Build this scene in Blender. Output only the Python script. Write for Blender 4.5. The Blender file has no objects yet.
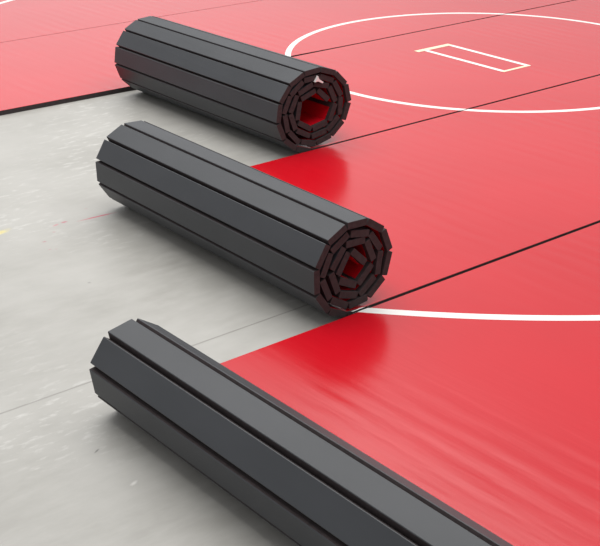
import bpy, bmesh, math, random
from mathutils import Matrix, Vector

# ------------------------------------------------------------------ camera
scene = bpy.context.scene
COL = scene.collection
T = 0.033                                   # mat thickness (m)

FW = Vector((-0.59127733, -0.70125632, -0.39828469))
RT = Vector((-0.76499591, 0.64403279, 0.00173914))
UP = Vector((-0.25528882, -0.30571447, 0.9172602))
cam_data = bpy.data.cameras.new('camera')
cam = bpy.data.objects.new('camera', cam_data)
COL.objects.link(cam)
cam_data.sensor_fit = 'HORIZONTAL'
cam_data.sensor_width = 36.0
cam_data.lens = 1260.2 / 600.0 * 36.0
cam_data.clip_start = 0.05
cam_data.clip_end = 200.0
m = Matrix(((RT.x, UP.x, -FW.x), (RT.y, UP.y, -FW.y), (RT.z, UP.z, -FW.z))).to_4x4()
m.translation = Vector((7.2101, 7.2426, 2.3021 + T))
cam.matrix_world = m
scene.camera = cam

# ------------------------------------------------------------------ world and lamps
world = bpy.data.worlds.new('hall_light')
scene.world = world
world.use_nodes = True
wnt = world.node_tree
bg = wnt.nodes['Background']
bg.inputs['Strength'].default_value = 1.0
# soft hall light: brighter towards the far window side, dimmer behind the camera
wtc = wnt.nodes.new('ShaderNodeTexCoord')
wdot = wnt.nodes.new('ShaderNodeVectorMath')
wdot.operation = 'DOT_PRODUCT'
wdot.inputs[1].default_value = (-0.35, -0.90, 0.25)
wnt.links.new(wtc.outputs['Generated'], wdot.inputs[0])
wr = wnt.nodes.new('ShaderNodeValToRGB')
wmr = wnt.nodes.new('ShaderNodeMapRange')
wmr.inputs['From Min'].default_value = -1
wmr.inputs['From Max'].default_value = 1
wnt.links.new(wdot.outputs['Value'], wmr.inputs['Value'])
for pos_, val in ((0.25, 0.58), (0.88, 0.60), (0.945, 0.82), (0.985, 1.15)):
    e = wr.color_ramp.elements[0] if pos_ == 0.25 else (wr.color_ramp.elements[-1] if pos_ == 0.985 else wr.color_ramp.elements.new(pos_))
    e.position = pos_
    e.color = (val, val, val * 1.01, 1)
wnt.links.new(wmr.outputs[0], wr.inputs[0])
wnt.links.new(wr.outputs[0], bg.inputs['Color'])


def area_lamp(name, loc, target, sx, sy, power, color=(1, 1, 1)):
    d = bpy.data.lights.new(name, 'AREA')
    d.shape = 'RECTANGLE'
    d.size, d.size_y = sx, sy
    d.energy = power
    d.color = color
    o = bpy.data.objects.new(name, d)
    COL.objects.link(o)
    o.location = loc
    o.rotation_euler = (Vector(target) - Vector(loc)).to_track_quat('-Z', 'Y').to_euler()
    return o


area_lamp('ceiling_light', (1.8, 1.0, 7.0), (1.8, 1.0, 0), 11, 11, 950, (1, 0.985, 0.96))

vs = scene.view_settings
vs.view_transform = 'Standard'
vs.look = 'None'
vs.exposure = 0.0
vs.gamma = 1.0
vs.use_curve_mapping = False


# ------------------------------------------------------------------ material helpers
def new_mat(name):
    mt = bpy.data.materials.new(name)
    mt.use_nodes = True
    nt = mt.node_tree
    return mt, nt, nt.nodes['Principled BSDF']


def N(nt, typ, **kw):
    n = nt.nodes.new(typ)
    for k, v in kw.items():
        setattr(n, k, v)
    return n


def math_node(nt, op, a, b=None, clamp=False):
    n = N(nt, 'ShaderNodeMath', operation=op, use_clamp=clamp)
    for i, v in enumerate((a, b)):
        if v is None:
            continue
        if isinstance(v, (int, float)):
            n.inputs[i].default_value = v
        else:
            nt.links.new(v, n.inputs[i])
    return n.outputs[0]


def ramp(nt, fac, stops):
    r = N(nt, 'ShaderNodeValToRGB')
    els = r.color_ramp.elements
    while len(els) < len(stops):
        els.new(0.5)
    for e, (p, c) in zip(els, stops):
        e.position = p
        e.color = (*c, 1)
    nt.links.new(fac, r.inputs[0])
    return r.outputs[0]


def noise(nt, vec, scale, detail=3.0, rough=0.5):
    n = N(nt, 'ShaderNodeTexNoise')
    n.inputs['Scale'].default_value = scale
    n.inputs['Detail'].default_value = detail
    n.inputs['Roughness'].default_value = rough
    nt.links.new(vec, n.inputs['Vector'])
    return n.outputs['Fac']


def mapping(nt, vec, scale=(1, 1, 1), loc=(0, 0, 0)):
    n = N(nt, 'ShaderNodeMapping')
    n.inputs['Scale'].default_value = scale
    n.inputs['Location'].default_value = loc
    nt.links.new(vec, n.inputs['Vector'])
    return n.outputs[0]


def mix_rgb(nt, fac, a, b, blend='MIX'):
    n = N(nt, 'ShaderNodeMix', data_type='RGBA', blend_type=blend)
    if isinstance(fac, (int, float)):
        n.inputs[0].default_value = fac
    else:
        nt.links.new(fac, n.inputs[0])
    for i, v in ((6, a), (7, b)):
        if isinstance(v, tuple):
            n.inputs[i].default_value = (*v, 1)
        else:
            nt.links.new(v, n.inputs[i])
    return n.outputs[2]


def position(nt):
    return N(nt, 'ShaderNodeNewGeometry').outputs['Position']


# red vinyl: glossy, with the soft ripples left by the scored foam underneath
vinyl, nt, b = new_mat('red_vinyl')
pos = position(nt)
b.inputs['Roughness'].default_value = 0.21
b.inputs['Specular IOR Level'].default_value = 0.42
tint = noise(nt, pos, 0.9, 3)
b_col = ramp(nt, tint, [(0.3, (0.50, 0.003, 0.010)), (0.7, (0.55, 0.005, 0.014))])
nt.links.new(b_col, b.inputs['Base Color'])
warp = noise(nt, mapping(nt, pos, (1.2, 1.6, 1)), 1.0, 3)
sep = N(nt, 'ShaderNodeSeparateXYZ')
nt.links.new(pos, sep.inputs[0])
xw = math_node(nt, 'ADD', sep.outputs[0], math_node(nt, 'MULTIPLY', warp, 0.10))
wave = math_node(nt, 'SINE', math_node(nt, 'MULTIPLY', xw, 2 * math.pi / 0.107))
amp = noise(nt, mapping(nt, pos, (1.0, 0.8, 1)), 1.3, 2)
amp = ramp(nt, amp, [(0.38, (0, 0, 0)), (0.68, (1, 1, 1))])
streak = noise(nt, mapping(nt, pos, (13, 1.5, 1)), 1.0, 3)
h = math_node(nt, 'ADD', math_node(nt, 'MULTIPLY', math_node(nt, 'MULTIPLY', wave, amp), 0.32),
              math_node(nt, 'MULTIPLY', streak, 1.5))
bump = N(nt, 'ShaderNodeBump')
bump.inputs['Strength'].default_value = 1.0
bump.inputs['Distance'].default_value = 0.0011
nt.links.new(h, bump.inputs['Height'])
nt.links.new(bump.outputs[0], b.inputs['Normal'])

# dark foam skin on the back of the slats
skin, nt, b = new_mat('charcoal_foam_skin')
pos = position(nt)
sk = noise(nt, mapping(nt, pos, (3, 1, 3)), 2.5, 4)
nt.links.new(ramp(nt, sk, [(0.3, (0.027, 0.030, 0.035)), (0.7, (0.034, 0.037, 0.043))]), b.inputs['Base Color'])
b.inputs['Roughness'].default_value = 0.5
fine = noise(nt, pos, 900, 2)
bump = N(nt, 'ShaderNodeBump')
bump.inputs['Strength'].default_value = 0.25
bump.inputs['Distance'].default_value = 0.0006
nt.links.new(fine, bump.inputs['Height'])
nt.links.new(bump.outputs[0], b.inputs['Normal'])

# cut faces of the foam
core, nt, b = new_mat('cut_foam')
pos = position(nt)
ck = noise(nt, pos, 60, 4)
nt.links.new(ramp(nt, ck, [(0.3, (0.024, 0.017, 0.018)), (0.7, (0.042, 0.030, 0.031))]), b.inputs['Base Color'])
b.inputs['Roughness'].default_value = 0.85

# painted lines
white, nt, b = new_mat('white_line_paint')
pos = position(nt)
wn = noise(nt, pos, 8, 3)
nt.links.new(ramp(nt, wn, [(0.3, (0.80, 0.78, 0.74)), (0.7, (0.88, 0.86, 0.83))]), b.inputs['Base Color'])
b.inputs['Roughness'].default_value = 0.4
cream, nt, b = new_mat('cream_line_paint')
pos = position(nt)
wn = noise(nt, pos, 9, 3)
nt.links.new(ramp(nt, wn, [(0.3, (0.80, 0.70, 0.46)), (0.7, (0.86, 0.79, 0.58))]), b.inputs['Base Color'])
b.inputs['Roughness'].default_value = 0.4

# concrete slab
conc, nt, b = new_mat('polished_concrete')
pos = position(nt)
n1 = noise(nt, pos, 1.3, 5, 0.6)
n2 = noise(nt, mapping(nt, pos, (1, 3, 1)), 5, 5, 0.65)
base = ramp(nt, n1, [(0.30, (0.320, 0.311, 0.286)), (0.70, (0.430, 0.421, 0.395))])
base = mix_rgb(nt, ramp(nt, n2, [(0.40, (0, 0, 0)), (0.75, (0.55, 0.55, 0.55))]), base, (0.455, 0.447, 0.422))
# pale trowel scuffs near the camera
n3 = noise(nt, mapping(nt, pos, (5, 14, 1)), 2.0, 4, 0.6)
worn = ramp(nt, noise(nt, mapping(nt, pos, (1, 1, 1), (3.7, 1.9, 0)), 0.8, 3), [(0.47, (0, 0, 0)), (0.60, (1, 1, 1))])
scuff = math_node(nt, 'MULTIPLY', ramp(nt, n3, [(0.54, (0, 0, 0)), (0.68, (0.8, 0.8, 0.8))]), worn)
base = mix_rgb(nt, scuff, base, (0.53, 0.525, 0.50))
sep = N(nt, 'ShaderNodeSeparateXYZ')
nt.links.new(pos, sep.inputs[0])
X, Y = sep.outputs[0], sep.outputs[1]


def joint(nt, coord, at, half, soft):
    d = math_node(nt, 'ABSOLUTE', math_node(nt, 'SUBTRACT', coord, at))
    return math_node(nt, 'SUBTRACT', 1.0, math_node(nt, 'DIVIDE', math_node(nt, 'SUBTRACT', d, half), soft, True), True)


jm = joint(nt, Y, 3.421, 0.003, 0.004)
base = mix_rgb(nt, math_node(nt, 'MULTIPLY', jm, 0.55), base, (0.19, 0.18, 0.165))


def blot(nt, cx, cy, rx, ry, rot, edge=0.7):
    """soft-edged elliptical stain, broken up by noise"""
    c, s = math.cos(rot), math.sin(rot)
    dx = math_node(nt, 'SUBTRACT', X, cx)
    dy = math_node(nt, 'SUBTRACT', Y, cy)
    u = math_node(nt, 'DIVIDE', math_node(nt, 'ADD', math_node(nt, 'MULTIPLY', dx, c), math_node(nt, 'MULTIPLY', dy, s)), rx)
    v = math_node(nt, 'DIVIDE', math_node(nt, 'SUBTRACT', math_node(nt, 'MULTIPLY', dy, c), math_node(nt, 'MULTIPLY', dx, s)), ry)
    r = math_node(nt, 'SQRT', math_node(nt, 'ADD', math_node(nt, 'MULTIPLY', u, u), math_node(nt, 'MULTIPLY', v, v)))
    r = math_node(nt, 'ADD', r, math_node(nt, 'MULTIPLY', math_node(nt, 'SUBTRACT', stain_noise, 0.5), 0.8))
    return math_node(nt, 'DIVIDE', math_node(nt, 'SUBTRACT', 1.0, r), edge, True)


stain_noise = noise(nt, pos, 25, 3)
for cx, cy, rx, ry, rot, colr, k in (
        (4.078, 1.897, 0.125, 0.012, -0.07, (0.50, 0.07, 0.11), 0.85),     # red paint streak
        (4.252, 1.856, 0.024, 0.012, 0.0, (0.45, 0.08, 0.12), 0.75),
        (4.302, 1.865, 0.026, 0.011, 0.3, (0.55, 0.12, 0.16), 0.6),
        (4.359, 1.943, 0.013, 0.011, 0.0, (0.45, 0.15, 0.18), 0.5),
        (4.461, 2.027, 0.016, 0.012, 0.0, (0.40, 0.14, 0.16), 0.65),
        (4.491, 2.134, 0.012, 0.011, 0.0, (0.42, 0.22, 0.24), 0.5),
        (4.465, 2.147, 0.010, 0.010, 0.0, (0.42, 0.22, 0.24), 0.4),
        (4.059, 1.756, 0.014, 0.012, 0.0, (0.42, 0.26, 0.27), 0.5),
        (4.580, 1.780, 0.085, 0.030, 0.25, (0.66, 0.57, 0.20), 0.75),      # yellow smear
        (5.300, 3.873, 0.020, 0.006, 0.5, (0.10, 0.095, 0.09), 0.8),      # dark scuff
        (4.554, 2.598, 0.011, 0.011, 0.0, (0.22, 0.21, 0.20), 0.6),
        (5.313, 4.129, 0.022, 0.010, 0.4, (0.70, 0.69, 0.66), 0.6),       # white scratch
):
    base = mix_rgb(nt, math_node(nt, 'MULTIPLY', blot(nt, cx, cy, rx, ry, rot), k), base, colr)
nt.links.new(base, b.inputs['Base Color'])
rr = ramp(nt, n2, [(0.3, (0.40, 0.40, 0.40)), (0.7, (0.58, 0.58, 0.58))])
nt.links.new(rr, b.inputs['Roughness'])
bump = N(nt, 'ShaderNodeBump')
bump.inputs['Strength'].default_value = 0.3
bump.inputs['Distance'].default_value = 0.004
nt.links.new(math_node(nt, 'SUBTRACT', math_node(nt, 'MULTIPLY', n2, 0.15), jm), bump.inputs['Height'])
nt.links.new(bump.outputs[0], b.inputs['Normal'])

tape_mat, nt, b = new_mat('white_tape')
pos = position(nt)
nt.links.new(ramp(nt, noise(nt, pos, 40, 2), [(0.3, (0.78, 0.77, 0.75)), (0.7, (0.86, 0.86, 0.85))]), b.inputs['Base Color'])
b.inputs['Roughness'].default_value = 0.5


# ------------------------------------------------------------------ object helpers
def obj(name, bm, mats, parent=None, smooth=False):
    me = bpy.data.meshes.new(name)
    bmesh.ops.recalc_face_normals(bm, faces=bm.faces)
    bm.to_mesh(me)
    bm.free()
    for mt in mats:
        me.materials.append(mt)
    if smooth:
        for p in me.polygons:
            p.use_smooth = True
    o = bpy.data.objects.new(name, me)
    COL.objects.link(o)
    if parent is not None:
        o.parent = parent
    return o


def thing(name, label, cat, loc, group=None):
    o = bpy.data.objects.new(name, None)
    COL.objects.link(o)
    o.empty_display_size = 0.2
    o.location = loc
    o['label'] = label
    o['category'] = cat
    if group:
        o['group'] = group
    return o


def prism(bm, poly, z0, z1, mat=0):
    """closed prism over a plan polygon"""
    lo = [bm.verts.new((x, y, z0)) for x, y in poly]
    hi = [bm.verts.new((x, y, z1)) for x, y in poly]
    n = len(poly)
    fs = [bm.faces.new(hi), bm.faces.new(lo[::-1])]
    for i in range(n):
        fs.append(bm.faces.new((lo[i], lo[(i + 1) % n], hi[(i + 1) % n], hi[i])))
    for f in fs:
        f.material_index = mat
    return fs


def arc_band(cx, cy, r, w, a0, a1, ylo, yhi, z, ox, oy, seg=220, xlo=-99, xhi=99):
    """flat painted arc of width w, kept between ylo and yhi (a strip's own share of a ring)"""
    bm = bmesh.new()
    prev = None
    for i in range(seg + 1):
        a = a0 + (a1 - a0) * i / seg
        q = []
        for rad in (r - w / 2, r + w / 2):
            q.append((cx + rad * math.cos(a), cy + rad * math.sin(a)))
        my = (q[0][1] + q[1][1]) / 2
        mx = (q[0][0] + q[1][0]) / 2
        if not (ylo - w < my < yhi + w) or not (xlo < mx < xhi):
            prev = None
            continue
        q = [(x, min(max(y, ylo), yhi)) for x, y in q]
        v = [bm.verts.new((x - ox, y - oy, zz)) for x, y in q for zz in (z, z + 0.0006)]
        if prev:
            p = prev
            bm.faces.new((p[1], p[3], v[3], v[1]))
            bm.faces.new((p[0], v[0], v[2], p[2]))
            bm.faces.new((p[0], p[1], v[1], v[0]))
            bm.faces.new((p[2], v[2], v[3], p[3]))
        prev = v
    return bm


W = 1.83
XFAR, XNEAR = -5.2, 5.6          # extent of the mats along their length
VT = 0.0016                      # vinyl thickness
PITCH = 0.107                    # width of one foam slat

# ------------------------------------------------------------------ floor
bm = bmesh.new()
prism(bm, [(-14, -14), (11, -14), (11, 11), (-14, 11)], -0.12, 0.0)
floor = obj('floor', bm, [conc])
floor['kind'] = 'structure'


# ------------------------------------------------------------------ fully unrolled mats
def flat_mat(label, y0, y1, near_edge=None):
    t = thing('wrestling_mat', label, 'mat', (0.2, (y0 + y1) / 2, 0), None)
    oy = (y0 + y1) / 2
    xs = [XFAR + (XNEAR - XFAR) * i / 36 for i in range(37)]
    pts = [(x, y0) for x in xs] + [(x, near_edge(x) if near_edge else y1) for x in reversed(xs)]
    pts = [(x - 0.2, y - oy) for x, y in pts]
    bm = bmesh.new()
    prism(bm, pts, 0.0, T - VT)
    obj('foam_base', bm, [core], t)
    bm = bmesh.new()
    prism(bm, pts, T - VT, T)
    obj('vinyl_surface', bm, [vinyl], t)
    return t, oy


far, oy = flat_mat('flat red mat strip furthest back, crossed by a white arc at top left',
                   -2 * W + 0.004, -W - 0.003)
obj('painted_ring', arc_band(0.0, 0.925, 4.575, 0.05, -math.pi * 0.95, -math.pi * 0.05, -2 * W + 0.004, -W - 0.003, T, 0.2, oy), [white], far)
second, oy = flat_mat('flat red mat strip behind the farthest roll, its black edge showing on the concrete',
                      -W + 0.006, -0.005,
                      lambda x: -0.011 - max(0.0, x - 0.6) * 0.027)
obj('painted_ring', arc_band(0, 0.925, 1.535, 0.045, math.pi, 2 * math.pi, -1.2, -0.005, T, 0.2, oy), [white], second)


# ------------------------------------------------------------------ half-rolled mats
def spiral_hinges(R0, ea, eb, gap, phi0, rmin, seed, jit):
    """hinge points (x, z about the roll axis) of the slats, walked along a spiral from the bottom inwards"""
    rnd = random.Random(seed)

    def pt(phi, dj=0.0):
        rho = R0 - gap * (phi + math.pi / 2) / (2 * math.pi) + dj
        # inner turns grow rounder than the sagging outer turn
        return (rho * ea * math.cos(phi), rho * eb * math.sin(phi))

    phi = phi0
    out = [pt(phi)]
    while True:
        turns = (phi + math.pi / 2) / (2 * math.pi)
        dj = rnd.uniform(-jit, jit) * min(1.0, max(0.0, turns - 0.85) * 2)
        lo, hi = phi + 0.02, phi + 2.6
        ok = False
        for _ in range(50):
            mid = (lo + hi) / 2
            q = pt(mid, dj)
            if math.hypot(q[0] - out[-1][0], q[1] - out[-1][1]) < PITCH:
                lo = mid
            else:
                hi = mid
                ok = True
        if not ok:
            break
        phi = hi
        rho = R0 - gap * (phi + math.pi / 2) / (2 * math.pi)
        if rho < rmin:
            break
        out.append(pt(phi, dj))
    return out


def rolled_mat(label, y0, y1, xf, xn, R0, ea, eb, gap, phi0, rmin, seed, jit=0.006, recess=0.02, flare=1.0):
    """y0 far end, y1 near end; xf/xn axis position at those ends"""
    t = thing('wrestling_mat', label, 'mat', (xn, (y0 + y1) / 2, 0), 'half rolled wrestling mats')
    ox, oy = xn, (y0 + y1) / 2
    rnd = random.Random(seed * 7 + 1)
    zv = T - VT                                   # foam top, where the vinyl is bonded
    TF = zv
    zc = zv + R0 * eb
    hinges = [(x, max(zv, z + zc)) for x, z in spiral_hinges(R0, ea, eb, gap, phi0, rmin, seed, jit)]
    hinges[0] = (hinges[0][0], zv)
    half = (y1 - y0) / 2

    def xs(y):                                    # axis position at y (local), the roll lies a little askew
        return (xf + (xn - xf) * (y + half) / (2 * half)) - ox

    # -- foam slats of the roll: every slat a block hinged on the vinyl, V-cuts open between them
    bm = bmesh.new()
    n = len(hinges) - 1
    for i in range(n):
        (ax, az), (bx, bz) = hinges[i], hinges[i + 1]
        dx, dz = bx - ax, bz - az
        L = math.hypot(dx, dz)
        dx, dz = dx / L, dz / L
        nx, nz = dz, -dx                          # outward (away from the axis) for a growing angle
        g = 0.0
        inner0 = (ax + dx * g, az + dz * g)
        inner1 = (bx - dx * g, bz - dz * g)
        c = 0.0022                                # softened outer arrises
        prof = [inner0, inner1,
                (inner1[0] + nx * (TF - c), inner1[1] + nz * (TF - c)),
                (inner1[0] + nx * TF - dx * c, inner1[1] + nz * TF - dz * c),
                (inner0[0] + nx * TF + dx * c, inner0[1] + nz * TF + dz * c),
                (inner0[0] + nx * (TF - c), inner0[1] + nz * (TF - c))]
        turns = i / 11.0
        if turns > 1.2:                           # loose inner turns sit a little crooked
            tl = rnd.uniform(-0.10, 0.10)
            cxm, czm = (ax + bx) / 2, (az + bz) / 2
            prof = [(cxm + (px - cxm) * math.cos(tl) - (pz - czm) * math.sin(tl),
                     czm + (px - cxm) * math.sin(tl) + (pz - czm) * math.cos(tl)) for px, pz in prof]
        e0 = -half + rnd.uniform(0, 0.004) + 0.002 * turns
        e1 = half - rnd.uniform(0, 0.005) - recess * 0.25 * turns
        lo = [bm.verts.new((px + xs(e0), e0, pz)) for px, pz in prof]
        hi = [bm.verts.new((px * flare + xs(e1), e1, pz)) for px, pz in prof]
        bm.faces.new(lo).material_index = 1
        bm.faces.new(hi).material_index = 1
        k = len(prof)
        for j in range(k):
            f = bm.faces.new((lo[j], lo[(j + 1) % k], hi[(j + 1) % k], hi[j]))
            f.material_index = 0 if j in (2, 3, 4) else 1
    obj('rolled_foam', bm, [skin, core], t)

    # -- flat foam lying on the floor, up to the foot of the roll
    h0 = hinges[0]
    bm = bmesh.new()
    xe0, xe1 = h0[0] + xs(-half), h0[0] * flare + xs(half)
    prism(bm, [(XFAR - ox, -half), (xe0 - 0.001, -half), (xe1 - 0.001, half), (XFAR - ox, half)], 0.0, zv)
    obj('foam_base', bm, [core], t)

    # -- vinyl: one sheet, flat on the foam then turning with the roll on its inner side
    bm = bmesh.new()
    dirs = []
    for i in range(n):
        (ax, az), (bx, bz) = hinges[i], hinges[i + 1]
        L = math.hypot(bx - ax, bz - az)
        dirs.append(((bx - ax) / L, (bz - az) / L))
    rows = []
    prof = [(None, zv, 0.0, 1.0)]
    for i, (hx, hz) in enumerate(hinges):
        d0 = dirs[i - 1] if i > 0 else (1.0, 0.0)
        d1 = dirs[i] if i < n else dirs[-1]
        mx, mz = d0[0] + d1[0], d0[1] + d1[1]
        L = math.hypot(mx, mz) or 1.0
        k = VT * 1.0 / max(0.5, L / 2)
        prof.append((hx, hz, -mz / L * k, mx / L * k))
    for sy in (-1, 1):
        base, top = [], []
        for j, (px, pz, qx, qz) in enumerate(prof):
            turns = max(0, j - 1) / 11.0
            y = sy * (half - 0.0015 - 0.024 * min(1.0, 4 * turns)) - (recess * 0.25 * turns if sy > 0 else 0)
            x = (XFAR - ox) if px is None else px * (flare if sy > 0 else 1.0) + xs(y)
            if px is None:
                qx, qz = 0.0, VT
            base.append(bm.verts.new((x, y, pz)))
            top.append(bm.verts.new((x + qx, y, pz + qz)))
        rows.append((base, top))
    (b0, t0), (b1, t1) = rows
    for j in range(len(prof) - 1):
        bm.faces.new((t0[j], t0[j + 1], t1[j + 1], t1[j]))
        bm.faces.new((b0[j], b1[j], b1[j + 1], b0[j + 1]))
        bm.faces.new((b0[j], b0[j + 1], t0[j + 1], t0[j]))
        bm.faces.new((b1[j], t1[j], t1[j + 1], b1[j + 1]))
    bm.faces.new((b0[0], t0[0], t1[0], b1[0]))
    bm.faces.new((b0[-1], b1[-1], t1[-1], t0[-1]))
    obj('vinyl_surface', bm, [vinyl], t)
    return t, ox, oy


G = 0.006
D = math.radians
# farthest roll
r1, ox, oy = rolled_mat('farthest and fattest black mat roll, its red strip bearing the small white box',
                        0.007, W - 0.010, 2.479, 2.512, 0.242, 1.09, 0.985, 0.043, D(-107), 0.074, 3, flare=1.08)
for a0, a1 in ((-90, 90), (90, 270)):
    obj('painted_ring', arc_band(0, 0.925, 1.535, 0.045, D(a0), D(a1), 0.005, W - 0.005, T, ox, oy, 300), [white], r1)

# torn bit of white tape poking out between two turns of the roll
bm = bmesh.new()
tape = [(2.528, 0.434), (2.505, 0.468), (2.497, 0.448), (2.462, 0.424), (2.470, 0.419), (2.506, 0.436)]
lo = [bm.verts.new((x - ox, 1.790 - oy, z)) for x, z in tape]
hi = [bm.verts.new((x - ox, 1.8235 - oy, z)) for x, z in tape]
bm.faces.new(lo)
bm.faces.new(hi)
for j in range(6):
    bm.faces.new((lo[j], lo[(j + 1) % 6], hi[(j + 1) % 6], hi[j]))
o = obj('tape_tab', bm, [tape_mat], r1)
o['label'] = 'small scrap of white tape in the end of the roll'

# small starting box: two long white lines, two short cream lines, joined at the corners
zb = T + 0.0006

def stripe(bm, x0, y0, x1, y1, w, z, ox, oy):
    d = Vector((x1 - x0, y1 - y0)).normalized()
    nx, ny = -d.y * w / 2, d.x * w / 2
    prism(bm, [(x0 + nx - ox, y0 + ny - oy), (x0 - nx - ox, y0 - ny - oy), (x1 - nx - ox, y1 - ny - oy), (x1 + nx - ox, y1 + ny - oy)], z, z + 0.0006)


for args in ((-0.012, 0.470, 0.020, 1.335, 0.040), (0.262, 0.500, 0.285, 1.325, 0.040)):
    bm = bmesh.new()
    stripe(bm, *args, zb, ox, oy)
    obj('starting_line', bm, [white], r1)
for args in ((-0.030, 0.487, 0.345, 0.487, 0.052), (0.005, 1.325, 0.300, 1.325, 0.030)):
    bm = bmesh.new()
    stripe(bm, *args, zb + 0.0002, ox, oy)
    o = obj('starting_line', bm, [cream], r1)
    o['label'] = 'short cream end line of the box'

# middle roll
r2, ox, oy = rolled_mat('middle of the three black mat rolls, its red strip unrolled to the right',
                        W + 0.009, 2 * W - 0.010, 3.801, 3.868, 0.210, 1.05, 0.972, 0.0415, D(-107), 0.038, 8)
obj('painted_ring', arc_band(0, 0.925, 1.535, 0.045, 0, math.pi, W + 0.005, 2.7, T, ox, oy, 420), [white], r2)
o = obj('boundary_ring', arc_band(0.304, 0.774, 4.57, 0.052, D(25), D(45), 3.57, 2 * W - 0.007, T, ox, oy, 300), [white], r2)

# nearest roll
r3, ox, oy = rolled_mat('nearest black mat roll with its red strip, cut off by the photo bottom',
                        2 * W + 0.010, 3 * W - 0.005, 5.014, 5.050, 0.160, 1.03, 0.97, 0.046, D(-73), 0.040, 5)
obj('boundary_ring', arc_band(0.304, 0.774, 4.57, 0.052, D(25), D(120), 2 * W + 0.007, 3 * W - 0.01, T, ox, oy, 400), [white], r3)
